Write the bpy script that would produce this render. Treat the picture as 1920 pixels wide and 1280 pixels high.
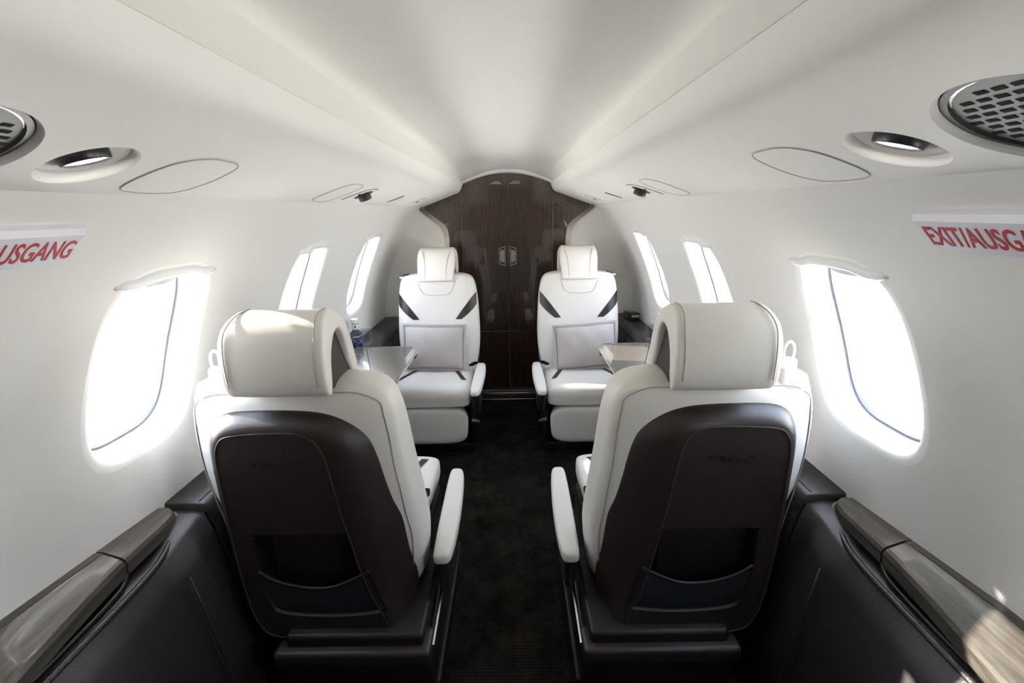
import bpy, bmesh, math, random
from mathutils import Vector, Matrix
from mathutils.geometry import delaunay_2d_cdt
random.seed(7)
for o in list(bpy.data.objects): bpy.data.objects.remove(o, do_unlink=True)
SC = bpy.context.scene
COL = SC.collection
R = math.radians

# ------------------------------------------------------------ camera
CAM = (0.03, 0.0, 1.30)
PITCH, ROLL, YAW = R(16.02), R(1.0), R(0.22)
cd = bpy.data.cameras.new('camera'); cam = bpy.data.objects.new('camera', cd); COL.objects.link(cam)
fw = Vector((-math.sin(YAW)*math.cos(PITCH), math.cos(YAW)*math.cos(PITCH), -math.sin(PITCH)))
rt = Vector((math.cos(YAW), math.sin(YAW), 0)); up = rt.cross(fw)
r2 = rt*math.cos(ROLL) - up*math.sin(ROLL); u2 = up*math.cos(ROLL) + rt*math.sin(ROLL)
M = Matrix((r2, u2, -fw)).transposed().to_4x4(); M.translation = Vector(CAM)
cam.matrix_world = M
cd.lens = 16; cd.sensor_width = 36; cd.clip_start = 0.02
SC.camera = cam

# ------------------------------------------------------------ sky, sun, exposure
SC.view_settings.view_transform = 'Standard'; SC.view_settings.look = 'None'
SC.view_settings.exposure = 1.25; SC.view_settings.gamma = 1; SC.view_settings.use_curve_mapping = False
SKY_TOP, SKY_HOR, GROUND = (0.66, 0.80, 1.05), (1.2, 1.22, 1.25), (2.0, 1.93, 1.80)
SKY_STRENGTH = 5.5
w = bpy.data.worlds.new('sky'); SC.world = w; w.use_nodes = True
nt = w.node_tree; nt.nodes.clear()
tc = nt.nodes.new('ShaderNodeTexCoord'); sx = nt.nodes.new('ShaderNodeSeparateXYZ')
mr = nt.nodes.new('ShaderNodeMapRange'); mr.inputs[1].default_value = -1; mr.inputs[2].default_value = 1
cr = nt.nodes.new('ShaderNodeValToRGB')
cr.color_ramp.elements[0].position = 0.35; cr.color_ramp.elements[0].color = (*GROUND, 1)
cr.color_ramp.elements[1].position = 0.8; cr.color_ramp.elements[1].color = (*SKY_TOP, 1)
e = cr.color_ramp.elements.new(0.52); e.color = (*SKY_HOR, 1)
bg = nt.nodes.new('ShaderNodeBackground'); wo = nt.nodes.new('ShaderNodeOutputWorld')
nt.links.new(tc.outputs['Generated'], sx.inputs[0]); nt.links.new(sx.outputs[2], mr.inputs[0])
nt.links.new(mr.outputs[0], cr.inputs[0]); nt.links.new(cr.outputs[0], bg.inputs[0]); nt.links.new(bg.outputs[0], wo.inputs[0])
bg.inputs[1].default_value = SKY_STRENGTH
sl = bpy.data.lights.new('sun', 'SUN'); sun = bpy.data.objects.new('sun', sl); COL.objects.link(sun)
sl.energy = 9; sl.angle = R(0.53); sl.color = (1, 0.94, 0.85)
SUN_DIR = Vector((1.63, -0.40, -0.55))      # sun through the left-hand windows, from slightly ahead
sun.rotation_euler = SUN_DIR.to_track_quat('-Z', 'Y').to_euler()
sun.location = (-5, 2, 4)

# ------------------------------------------------------------ helpers
def tag(o, label=None, cat=None, group=None, kind=None):
    if label: o['label'] = label
    if cat: o['category'] = cat
    if group: o['group'] = group
    if kind: o['kind'] = kind
    return o
def empty(name, loc, rz=0, **k):
    o = bpy.data.objects.new(name, None); COL.objects.link(o); o.location = loc; o.rotation_euler = (0, 0, rz)
    o.empty_display_size = 0.05
    return tag(o, **k)
def mk(name, vs, fs, mat, parent=None, smooth=40, sub=0):
    me = bpy.data.meshes.new(name); me.from_pydata([tuple(v) for v in vs], [], fs)
    bm = bmesh.new(); bm.from_mesh(me)
    bmesh.ops.remove_doubles(bm, verts=bm.verts, dist=1e-6)
    bmesh.ops.recalc_face_normals(bm, faces=bm.faces)
    bm.to_mesh(me); bm.free()
    if smooth:
        me.shade_smooth()
        if smooth < 180: me.set_sharp_from_angle(angle=R(smooth))
    me.materials.append(mat)
    o = bpy.data.objects.new(name, me); COL.objects.link(o)
    if parent: o.parent = parent
    if sub:
        md = o.modifiers.new('subdivision', 'SUBSURF'); md.levels = sub; md.render_levels = sub
    return o
class MB:
    def __init__(s): s.v = []; s.f = []
    def add(s, vs, fs):
        n = len(s.v); s.v += [tuple(v) for v in vs]; s.f += [tuple(i+n for i in f) for f in fs]; return s
    def build(s, name, mat, parent=None, smooth=40, sub=0): return mk(name, s.v, s.f, mat, parent, smooth, sub)
def loft(rings, closed=True, cap0=False, cap1=False):
    n = len(rings[0]); vs = [p for r in rings for p in r]; fs = []
    for i in range(len(rings)-1):
        for j in range(n if closed else n-1):
            k = (j+1) % n
            fs.append((i*n+j, i*n+k, (i+1)*n+k, (i+1)*n+j))
    if cap0: fs.append(tuple(range(n)))
    if cap1: fs.append(tuple((len(rings)-1)*n + j for j in range(n)))
    return vs, fs
def rbox(x0, x1, y0, y1, z0, z1, r=0.005, seg=3):
    bm = bmesh.new(); bmesh.ops.create_cube(bm, size=1)
    for v in bm.verts:
        v.co = ((x0+x1)/2 + v.co.x*(x1-x0), (y0+y1)/2 + v.co.y*(y1-y0), (z0+z1)/2 + v.co.z*(z1-z0))
    if r: bmesh.ops.bevel(bm, geom=list(bm.edges), offset=r, segments=seg, profile=0.5, affect='EDGES')
    vs = [v.co.copy() for v in bm.verts]; fs = [tuple(v.index for v in f.verts) for f in bm.faces]
    bm.free(); return vs, fs
def tube(pts, r, n=8, closed=False, flat=1.0, nrm=None):
    pts = [Vector(p) for p in pts]; rings = []; m = len(pts)
    prev = None
    for i in range(m):
        a = pts[(i-1) % m] if (closed or i > 0) else pts[i]; b = pts[(i+1) % m] if (closed or i < m-1) else pts[i]
        t = (b-a).normalized()
        if nrm is not None: u = Vector(nrm); u = (u - t*u.dot(t)).normalized()
        elif prev is None:
            u = t.cross(Vector((0, 0, 1)))
            if u.length < .1: u = t.cross(Vector((1, 0, 0)))
            u.normalize()
        else: u = (prev - t*prev.dot(t)).normalized()
        prev = u; v = t.cross(u)
        rr = r[i] if isinstance(r, (list, tuple)) else r
        rings.append([pts[i] + u*math.cos(2*math.pi*k/n)*rr*flat + v*math.sin(2*math.pi*k/n)*rr for k in range(n)])
    if closed: rings.append(rings[0])
    return loft(rings, True, not closed, not closed)
def spline(P, n, closed=True):
    P = [Vector(p) for p in P]; m = len(P); out = []; segs = m if closed else m-1
    dense = []
    for i in range(segs):
        g = (lambda k: P[k % m]) if closed else (lambda k: P[min(max(k, 0), m-1)])
        p0, p1, p2, p3 = g(i-1), g(i), g(i+1), g(i+2)
        for q in range(n):
            t = q/n
            dense.append(0.5*((2*p1)+(-p0+p2)*t+(2*p0-5*p1+4*p2-p3)*t*t+(-p0+3*p1-3*p2+p3)*t**3))
    if not closed: dense.append(P[-1])
    return dense
def interp(x, xs, ys):
    if x <= xs[0]: return ys[0]
    for i in range(len(xs)-1):
        if x <= xs[i+1]:
            return ys[i] + (ys[i+1]-ys[i])*(x-xs[i])/(xs[i+1]-xs[i])
    return ys[-1]
def sinterp(x, xs, ys):      # smooth (monotone-ish hermite)
    n = len(xs)
    if x <= xs[0]: return ys[0]
    if x >= xs[-1]: return ys[-1]
    d = [(ys[i+1]-ys[i])/(xs[i+1]-xs[i]) for i in range(n-1)]
    m = [d[0]] + [(d[i-1]+d[i])/2 for i in range(1, n-1)] + [d[-1]]
    for i in range(n-1):
        if x <= xs[i+1]:
            h = xs[i+1]-xs[i]; t = (x-xs[i])/h
            return (2*t**3-3*t*t+1)*ys[i]+(t**3-2*t*t+t)*h*m[i]+(-2*t**3+3*t*t)*ys[i+1]+(t**3-t*t)*h*m[i+1]
def sup(n, a, b, p, ph=0):
    out = []
    for k in range(n):
        t = 2*math.pi*k/n + ph; c, s = math.cos(t), math.sin(t)
        out.append((a*math.copysign(abs(c)**(2/p), c), b*math.copysign(abs(s)**(2/p), s)))
    return out
def cdt(outer, holes, grid, keep):
    """triangulate outer polygon with holes and extra grid points; keep(x,y)->bool for face centres"""
    vs = [Vector(p) for p in outer]; loops = [list(range(len(vs)))]
    for h in holes:
        n = len(vs); vs += [Vector(p) for p in h]; loops.append(list(range(n, n+len(h))))
    vs += [Vector(p) for p in grid]
    edges = [(l[i], l[(i+1) % len(l)]) for l in loops for i in range(len(l))]
    r = delaunay_2d_cdt(vs, edges, [], 0, 1e-6)
    V, F = r[0], r[2]; fs = []
    for f in F:
        c = sum((V[i] for i in f), Vector((0, 0)))/len(f)
        if keep(c.x, c.y): fs.append(tuple(f))
    return V, fs
def inside(x, y, poly):
    c = False; n = len(poly); j = n-1
    for i in range(n):
        xi, yi = poly[i][0], poly[i][1]; xj, yj = poly[j][0], poly[j][1]
        if (yi > y) != (yj > y) and x < (xj-xi)*(y-yi)/(yj-yi)+xi: c = not c
        j = i
    return c

# ------------------------------------------------------------ materials
def mat(name, col, rough=0.5, metal=0, spec=0.5, coat=0, bump=None, var=None, emit=None):
    m = bpy.data.materials.new(name); m.use_nodes = True; n = m.node_tree.nodes; L = m.node_tree.links
    b = n['Principled BSDF']; b.inputs['Base Color'].default_value = (*col, 1); b.inputs['Roughness'].default_value = rough
    b.inputs['Metallic'].default_value = metal; b.inputs['Specular IOR Level'].default_value = spec
    b.inputs['Coat Weight'].default_value = coat; b.inputs['Coat Roughness'].default_value = 0.03
    if emit: b.inputs['Emission Color'].default_value = (*emit[0], 1); b.inputs['Emission Strength'].default_value = emit[1]
    t = n.new('ShaderNodeTexCoord')
    if bump:
        scale, strength, kind = bump
        if kind == 'noise':
            x = n.new('ShaderNodeTexNoise'); x.inputs['Scale'].default_value = scale; x.inputs['Detail'].default_value = 3; out = x.outputs[0]
        else:
            x = n.new('ShaderNodeTexVoronoi'); x.inputs['Scale'].default_value = scale; out = x.outputs[0]
        L.new(t.outputs['Object'], x.inputs['Vector'])
        bp = n.new('ShaderNodeBump'); bp.inputs['Strength'].default_value = strength; bp.inputs['Distance'].default_value = 0.001
        L.new(out, bp.inputs['Height']); L.new(bp.outputs[0], b.inputs['Normal'])
    if var:
        x = n.new('ShaderNodeTexNoise'); x.inputs['Scale'].default_value = var[0]; x.inputs['Detail'].default_value = 4
        mx = n.new('ShaderNodeMix'); mx.data_type = 'RGBA'
        mx.inputs[6].default_value = (*col, 1); mx.inputs[7].default_value = (*[c*var[1] for c in col], 1)
        L.new(t.outputs['Object'], x.inputs['Vector']); L.new(x.outputs[0], mx.inputs[0]); L.new(mx.outputs[2], b.inputs['Base Color'])
    return m
def woodmat(name, c1, c2, scale=(60, 2, 60), rough=0.3, coat=0.6, k=1.0):
    m = mat(name, c1, rough, coat=coat); n = m.node_tree.nodes; L = m.node_tree.links; b = n['Principled BSDF']
    t = n.new('ShaderNodeTexCoord'); mp = n.new('ShaderNodeMapping'); mp.inputs['Scale'].default_value = scale
    x = n.new('ShaderNodeTexNoise'); x.inputs['Scale'].default_value = k; x.inputs['Detail'].default_value = 8; x.inputs['Roughness'].default_value = 0.65
    r = n.new('ShaderNodeValToRGB'); r.color_ramp.elements[0].position = 0.35; r.color_ramp.elements[1].position = 0.7
    r.color_ramp.elements[0].color = (*c1, 1); r.color_ramp.elements[1].color = (*c2, 1)
    L.new(t.outputs['Object'], mp.inputs[0]); L.new(mp.outputs[0], x.inputs['Vector']); L.new(x.outputs[0], r.inputs[0]); L.new(r.outputs[0], b.inputs['Base Color'])
    return m
WALL = mat('wall_vinyl', (0.80, 0.785, 0.76), 0.55, spec=0.3, bump=(400, 0.03, 'noise'))
CEIL = mat('ceiling_fabric', (0.80, 0.785, 0.755), 0.7, spec=0.2, bump=(500, 0.05, 'noise'))
SIDEW = mat('bulkhead_ultraleather', (0.76, 0.74, 0.69), 0.6, spec=0.3)
REVEAL = mat('window_reveal', (0.85, 0.85, 0.84), 0.4)
CREAM = mat('cream_leather', (0.74, 0.71, 0.66), 0.42, spec=0.45, bump=(900, 0.06, 'voro'))
CREAM_SEAM = mat('cream_seam', (0.38, 0.36, 0.32), 0.6)
BROWN = mat('brown_leather', (0.022, 0.015, 0.0125), 0.38, spec=0.5, bump=(700, 0.25, 'voro'))
BROWN2 = mat('dark_brown_panel', (0.011, 0.008, 0.007), 0.45, spec=0.4, bump=(700, 0.2, 'voro'))
BROWN_SEAM = mat('brown_stitch', (0.035, 0.026, 0.022), 0.6)
BLACK = mat('pocket_fabric', (0.006, 0.006, 0.012), 0.8)
GAP = mat('shadow_gap', (0.01, 0.009, 0.009), 0.9, spec=0.1)
CONS = mat('console_leather', (0.024, 0.019, 0.0195), 0.40, spec=0.65, bump=(600, 0.35, 'voro'))
SEAMG = mat('panel_gap', (0.45, 0.43, 0.40), 0.8)
METAL = mat('brushed_metal', (0.55, 0.54, 0.52), 0.25, metal=1)
BRONZE = mat('bronze_trim', (0.16, 0.135, 0.115), 0.35, metal=0.9)
CHROME = mat('chrome', (0.8, 0.8, 0.82), 0.1, metal=1)
DARKM = mat('dark_plastic', (0.02, 0.02, 0.022), 0.35)
PERF = mat('perforation_dark', (0.03, 0.03, 0.03), 0.9, spec=0.1)
GRILLE = mat('grille_grey', (0.22, 0.22, 0.22), 0.5, metal=0.3)
GREYP = mat('grey_plastic', (0.45, 0.45, 0.47), 0.3)
WHITEP = mat('white_plastic', (0.78, 0.78, 0.79), 0.25)
GASK = mat('gasket_grey', (0.10, 0.10, 0.14), 0.5)
SIGNW = mat('sign_white', (0.66, 0.66, 0.72), 0.35)
SIGNR = mat('sign_red', (0.50, 0.012, 0.02), 0.5)
LAMP = mat('lamp_lens', (1, 1, 1), 0.3, emit=((1, 0.97, 0.92), 6))
DOORW = woodmat('door_veneer', (0.024, 0.0125, 0.0075), (0.055, 0.030, 0.019), (140, 140, 5), 0.25, 1.0)
LEDGEW = woodmat('ledge_veneer', (0.052, 0.045, 0.037), (0.125, 0.11, 0.092), (130, 5, 130), 0.34, 0.35)
TABLEW = woodmat('table_veneer', (0.13, 0.115, 0.098), (0.18, 0.16, 0.135), (40, 5, 40), 0.25, 1.0)

def carpet():
    m = mat('carpet', (0.02, 0.016, 0.012), 0.95, spec=0.1); n = m.node_tree.nodes; L = m.node_tree.links; b = n['Principled BSDF']
    t = n.new('ShaderNodeTexCoord'); wv = n.new('ShaderNodeTexWave'); wv.bands_direction = 'Y'; wv.inputs['Scale'].default_value = 30
    wv.inputs['Distortion'].default_value = 0.6; wv.inputs['Detail'].default_value = 2; wv.inputs['Detail Scale'].default_value = 6
    ns = n.new('ShaderNodeTexNoise'); ns.inputs['Scale'].default_value = 7; ns.inputs['Detail'].default_value = 8; ns.inputs['Roughness'].default_value = 0.8
    r = n.new('ShaderNodeValToRGB'); r.color_ramp.elements[0].position = 0.40; r.color_ramp.elements[1].position = 0.62
    r.color_ramp.elements[0].color = (0.009, 0.0075, 0.006, 1); r.color_ramp.elements[1].color = (0.036, 0.030, 0.023, 1)
    mx = n.new('ShaderNodeMix'); mx.data_type = 'RGBA'; mx.blend_type = 'MULTIPLY'; mx.inputs[0].default_value = 0.5
    L.new(t.outputs['Object'], wv.inputs[0]); L.new(t.outputs['Object'], ns.inputs['Vector'])
    L.new(ns.outputs[0], r.inputs[0]); L.new(r.outputs[0], mx.inputs[6]); L.new(wv.outputs[0], mx.inputs[7]); L.new(mx.outputs[2], b.inputs['Base Color'])
    bp = n.new('ShaderNodeBump'); bp.inputs['Strength'].default_value = 0.5; bp.inputs['Distance'].default_value = 0.003
    L.new(wv.outputs[0], bp.inputs['Height']); L.new(bp.outputs[0], b.inputs['Normal'])
    return m
CARPET = carpet()
def weave():
    m = mat('woven_fabric', (0.5, 0.47, 0.45), 0.9, spec=0.1); n = m.node_tree.nodes; L = m.node_tree.links; b = n['Principled BSDF']
    t = n.new('ShaderNodeTexCoord'); mp = n.new('ShaderNodeMapping'); mp.inputs['Scale'].default_value = (210, 1, 210)
    mp.inputs['Rotation'].default_value = (0, R(45), 0)
    ck = n.new('ShaderNodeTexChecker'); ck.inputs['Scale'].default_value = 1
    ck.inputs[1].default_value = (0.60, 0.56, 0.54, 1); ck.inputs[2].default_value = (0.33, 0.29, 0.28, 1)
    L.new(t.outputs['Object'], mp.inputs[0]); L.new(mp.outputs[0], ck.inputs[0]); L.new(ck.outputs[0], b.inputs['Base Color'])
    return m
WEAVE = weave()
STITCH = mat('pillow_stitch', (0.28, 0.25, 0.24), 0.9)
def glassmat(name, col=(1, 1, 1), fac=1.45, tint=1.0):
    m = bpy.data.materials.new(name); m.use_nodes = True; n = m.node_tree.nodes; L = m.node_tree.links; n.clear()
    a = n.new('ShaderNodeBsdfTransparent'); a.inputs[0].default_value = (*col, 1); g = n.new('ShaderNodeBsdfGlossy'); g.inputs['Roughness'].default_value = 0.02
    lw = n.new('ShaderNodeLayerWeight'); lw.inputs[0].default_value = 0.5; pw = n.new('ShaderNodeMath'); pw.operation = 'POWER'; pw.inputs[1].default_value = 5; f = n.new('ShaderNodeMath'); f.operation = 'MULTIPLY_ADD'; f.inputs[1].default_value = 0.85; f.inputs[2].default_value = 0.04; L.new(lw.outputs['Facing'], pw.inputs[0]); L.new(pw.outputs[0], f.inputs[0]); x = n.new('ShaderNodeMixShader'); o = n.new('ShaderNodeOutputMaterial')
    L.new(f.outputs[0], x.inputs[0]); L.new(a.outputs[0], x.inputs[1]); L.new(g.outputs[0], x.inputs[2]); L.new(x.outputs[0], o.inputs[0])
    return m
PANE = glassmat('window_glass', (0.97, 0.98, 0.98))
CLEAR = glassmat('clear_glass', (0.86, 0.88, 0.90))
BLUEG = mat('blue_glass', (0.006, 0.015, 0.08), 0.05, coat=1.0)

# ------------------------------------------------------------ shell
Y0, Y1 = -1.35, 3.11
PZ = [0.50, 0.60, 0.73, 0.914, 1.073, 1.20, 1.27, 1.335]; PX = [0.862, 0.860, 0.849, 0.807, 0.743, 0.675, 0.625, 0.560]
def wx(z): return sinterp(z, PZ, PX)
# arc length table
_S = [(0.0, 0.50)]
for i in range(1, 401):
    z = 0.50 + (1.335-0.50)*i/400; dx = wx(z)-wx(z-(0.835/400)); _S.append((_S[-1][0]+math.hypot(dx, 0.835/400), z))
SMAX = _S[-1][0]
def s2z(s): return interp(s, [a for a, b in _S], [b for a, b in _S])
def z2s(z): return interp(z, [b for a, b in _S], [a for a, b in _S])
_zt = [s2z(SMAX*i/200) for i in range(201)]
def s2zf(s):
    u = min(max(s/SMAX, 0), 1)*200; i = min(int(u), 199); return _zt[i]+(_zt[i+1]-_zt[i])*(u-i)
def wp(sd, s, y, d=0.0):
    """point on wall: side, arc length, y, depth outwards"""
    z = s2zf(s); x = wx(z); dz = 0.004
    tx, tz = wx(z+dz)-wx(z-dz), 2*dz; l = math.hypot(tx, tz); nx, nz = tz/l, -tx/l
    return Vector((sd*(x+nx*d), y, z+nz*d))
WIN_Y = [0.945, 1.685, 2.43]
S_LO, S_HI = z2s(0.785), z2s(1.185); SC_ = (S_LO+S_HI)/2; SH = (S_HI-S_LO)/2; WH = 0.142
WIN = {-1: [y+0.018 for y in WIN_Y], 1: [0.205] + WIN_Y}
def wring(yc, e, n=72):
    # slightly egg-shaped: flatter bottom, tighter top
    return [(SC_+b*1.0, yc+a*(1-0.03*(b/SH))) for a, b in sup(n, WH+e, SH+e, 3.6)]
def build_wall(sd, name):
    holes = [wring(y, 0.022) for y in WIN[sd]]
    outer = []
    Y1 = 3.135; ny, ns = 110, 30
    for i in range(ny): outer.append((0, Y0+(Y1-Y0)*i/ny))
    for i in range(ns): outer.append((SMAX*i/ns, Y1))
    for i in range(ny): outer.append((SMAX, Y1-(Y1-Y0)*i/ny))
    for i in range(ns): outer.append((SMAX-SMAX*i/ns, Y0))
    grid = [(SMAX*j/ns, Y0+(Y1-Y0)*i/ny) for i in range(1, ny) for j in range(1, ns)]
    big = [wring(y, 0.030, 40) for y in WIN[sd]]
    grid = [g for g in grid if not any(inside(g[0], g[1], h) for h in big)]
    V, F = cdt(outer, holes, grid, lambda x, y: not any(inside(x, y, h) for h in holes))
    o = mk(name, [wp(sd, v.x, v.y) for v in V], F, WALL, smooth=180)
    tag(o, kind='structure'); return o
build_wall(-1, 'wall_left'); build_wall(1, 'wall_right')
wn = 0
for sd in (-1, 1):
    for yc in WIN[sd]:
        wn += 1
        root = empty('window_%d' % wn, wp(sd, SC_, yc, 0.05), kind='structure')
        def P(ring, d): return [wp(sd, min(s, SMAX), y, d) - root.location for s, y in ring]
        rings = [(0.022, 0.0), (0.014, 0.0005), (0.007, 0.0025), (0.002, 0.006), (0.0, 0.012), (-0.001, 0.020), (-0.002, 0.034), (-0.004, 0.0345), (-0.005, 0.037), (-0.007, 0.039), (-0.009, 0.060)]
        vs, fs = loft([P(wring(yc, e), d) for e, d in rings])
        mk('window_frame', vs, fs, REVEAL, root, smooth=60)
        vs, fs = loft([P(wring(yc, e), d) for e, d in [(-0.009, 0.056), (-0.012, 0.0535), (-0.015, 0.056), (-0.015, 0.072)]])
        mk('gasket', vs, fs, GASK, root)
        V, F = cdt(wring(yc, -0.013, 48), [], [(SC_+SH*(j/6-1)*0.95, yc+WH*0.9*(i/3-1)) for j in range(13) for i in range(7) if inside(SC_+SH*(j/6-1)*0.95, yc+WH*0.9*(i/3-1), wring(yc, -0.025, 48))], lambda x, y: True)
        vs2 = [wp(sd, v.x, v.y, 0.064)-root.location for v in V]
        mk('pane', vs2, F, PANE, root, smooth=180)
        mk('reveal_seam', *tube(P(wring(yc, -0.0015), 0.0325), 0.0022, 6, True), GREYP, root)
        # shade handle along the top of the opening
        path = []
        for k in range(25):
            t = -1+2*k/24
            y = yc + t*(WH+0.006); s = SC_+SH*(1-abs(t)**3.6)**(1/3.6) if abs(t) < 1 else SC_
            s = max(s, SC_+SH*0.945) + 0.002
            path.append(wp(sd, min(s, SMAX), y, 0.004)-root.location)
        rr = [0.005 + 0.0075*min(1, 6*(1-abs(-1+2*k/24))) for k in range(25)]
        vs, fs = tube(path, rr, 10)
        mk('shade_handle', vs, fs, WHITEP, root, 180)
        tab = MB(); q = []
        ringsT = []
        for d in (0.022, 0.030):
            ringsT.append([wp(sd, SC_+SH-0.024+b, yc+a, d)-root.location for a, b in sup(24, 0.05, 0.017, 2.6)])
        vs, fs = loft(ringsT, True, True, True)
        mk('shade_grip', vs, fs, GREYP, root)

# floor
mk('floor', *rbox(-0.86, 0.86, Y0, Y1+0.3, -0.03, 0.0, 0), CARPET)['kind'] = 'structure'

# ceiling centre with the lowered end at the bulkhead
def arcz(x): return 1.552 - 0.070*(abs(x)/0.30)**2
CP = [(0, 1.590), (0.06, 1.589), (0.12, 1.586), (0.17, 1.582), (0.21, 1.577), (0.245, 1.571), (0.27, 1.566), (0.288, 1.560), (0.298, 1.550), (0.301, 1.537)]
CPF = [(-x, z) for x, z in reversed(CP)] + CP[1:]
rings = []
for y in [Y0+i*(Y1-0.36-Y0)/40 for i in range(41)] + [Y1-0.36+0.36*i/14 for i in range(1, 15)]:
    t = min(max((y-(Y1-0.33))/0.31, 0), 1); t = t*t*(3-2*t)
    rings.append([(x, y, z+(min(z, arcz(x)+0.004)-z)*t) for x, z in CPF])
tag(mk('ceiling', *loft(rings, False), CEIL, smooth=180), kind='structure')
# overhead service panels (from ceiling cove to wall)
OP = [(0.301, 1.540), (0.299, 1.520), (0.294, 1.50), (0.289, 1.480), (0.285, 1.472), (0.2845, 1.4695), (0.2850, 1.467), (0.290, 1.452), (0.298, 1.435), (0.308, 1.423), (0.320, 1.415),
      (0.36, 1.401), (0.42, 1.379), (0.48, 1.3565), (0.515, 1.3445), (0.535, 1.338), (0.552, 1.3335), (0.562, 1.333)]
def opz(x):   # underside height
    return interp(x, [p[0] for p in OP[10:]], [p[1] for p in OP[10:]])
def opn(x):
    dz = (opz(x+.01)-opz(x-.01))/.02; l = math.hypot(1, dz); return Vector((dz/l, 0, -1/l))  # pointing down (for +side)
HOLES = [(0.4725, 0.58, 0.052, 0.052), (0.475, 0.413, 0.086, 0.086)]     # lamp, speaker (x, y, rx, ry)
def build_op(sd, name):
    # upper part plain loft (to x=.36), underside as CDT with holes
    Y1 = 3.135; ys = [Y0+(Y1-Y0)*i/60 for i in range(61)]
    rings = [[(sd*x, y, z) for x, z in OP[:12]] for y in ys]
    mb = MB().add(*loft(rings, False))
    xa, xb = 0.36, 0.562
    oy = -0.015 if sd > 0 else 0.0
    holes = [[(hx+a, hy+oy+b) for a, b in sup(48, rx, ry, 2)] for hx, hy, rx, ry in HOLES]
    outer = [(xa, y) for y in ys] + [(xa+(xb-xa)*i/12, Y1) for i in range(1, 12)] + [(xb, y) for y in reversed(ys)] + [(xb-(xb-xa)*i/12, Y0) for i in range(1, 12)]
    grid = [(xa+(xb-xa)*i/12, y) for i in range(1, 12) for y in ys[1:-1]]
    grid = [g for g in grid if not any(math.hypot(g[0]-h[0], g[1]-h[1]-oy) < h[2]+.006 for h in HOLES)]
    V, F = cdt(outer, holes, grid, lambda x, y: not any(inside(x, y, h) for h in holes))
    mb.add([(sd*v.x, v.y, opz(v.x)) for v in V], F)
    tag(mb.build(name, WALL, smooth=60), kind='structure')
build_op(-1, 'trim_1'); build_op(1, 'trim_2')
# thin cove seam bead
for i, sd in enumerate((-1, 1)):
    tag(mk('trim_%d' % (3+i), *tube([(sd*0.2843, Y0+.01, 1.4695), (sd*0.2843, Y1-.01, 1.4695)], 0.0018, 6), CEIL), kind='structure')
HP = [(0.80, 1.30), (0.86, 1.36), (0.80, 1.47), (0.68, 1.58), (0.5, 1.66), (0.25, 1.71), (0, 1.72)]  # unseen outer fuselage skin, added to block light leaking in above the panels
hull = HP + [(-x, z) for x, z in reversed(HP[:-1])]
tag(mk('hull_light_block', *loft([[(x, y, z) for x, z in hull] for y in (Y0-0.02, Y1+0.06)], False), WALL, smooth=60), kind='structure')
# rear closure behind the photographer
tag(mk('wall_back', *rbox(-0.88, 0.88, Y0-0.04, Y0, 0, 1.62, 0), WALL), kind='structure')

# ------------------------------------------------------------ front bulkhead
def prism(poly, y0, y1):
    n = len(poly); vs = [(x, y0, z) for x, z in poly]+[(x, y1, z) for x, z in poly]
    return vs, [tuple(range(n)), tuple(range(n, 2*n))] + [(i, (i+1) % n, (i+1) % n+n, i+n) for i in range(n)]
tag(mk('wall_front', *prism([(-0.93, 0), (-0.93, 1.0), (-0.85, 1.2), (-0.70, 1.45), (-0.35, 1.66), (0.35, 1.66), (0.70, 1.45), (0.85, 1.2), (0.93, 1.0), (0.93, 0)], Y1+0.012, Y1+0.05), SIDEW, smooth=0), kind='structure')
DX = 0.302
def arch(x): return 1.536 - 0.072*(abs(x)/0.30)**2
for k, sd in enumerate((-1, 1)):
    g = 0.0015
    top = [(sd*(g+(DX-2*g)*i/12), arch(g+(DX-2*g)*i/12)) for i in range(13)]
    d = empty('door_%d' % (k+1), (sd*0.15, Y1, 0), kind='structure')
    loc = lambda P: [(x-sd*0.15, z) for x, z in P]
    mk('upper_panel', *prism(loc([(sd*g, 0.488)]+top+[(sd*(DX-g), 0.488)]), -0.006, 0.012), DOORW, d, smooth=0)
    mk('lower_panel', *prism(loc([(sd*g, 0.045), (sd*g, 0.482), (sd*(DX-g), 0.482), (sd*(DX-g), 0.045)]), -0.006, 0.012), DOORW, d, smooth=0)
    hx = 0.038
    if True:
        a = [(hx-0.022, 1.075), (hx+0.021, 1.060), (hx+0.021, 0.955), (hx-0.022, 0.940)] if sd < 0 else [(hx-0.024, 1.075), (hx+0.020, 1.060), (hx+0.020, 0.955), (hx-0.024, 0.940)]
        a = [(sd*x, z) for x, z in a]; cx = sum(p[0] for p in a)/4; cz = sum(p[1] for p in a)/4
        sc = lambda f: loc([(cx+(x-cx)*f, cz+(z-cz)*(1-(1-f)*0.45)) for x, z in a])
        hd = mk('door_handle', *loft([[(x, -0.004, z) for x, z in sc(1.0)], [(x, -0.010, z) for x, z in sc(0.97)], [(x, -0.010, z) for x, z in sc(0.80)], [(x, -0.002, z) for x, z in sc(0.78)]], True, False, True), CHROME, d, smooth=20)
        b = [(cx+(x-cx)*0.62, cz+(z-cz)*0.66) for x, z in a]
        mk('latch', *prism(loc(b), -0.010, -0.003), METAL, hd, smooth=0)
    for j, (t, zz, sz) in enumerate((('EMERGENCY EXIT', 0, 0.010), ('KEEP DOOR OPEN FOR TAXI', -0.011, 0.010))): pass
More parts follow.
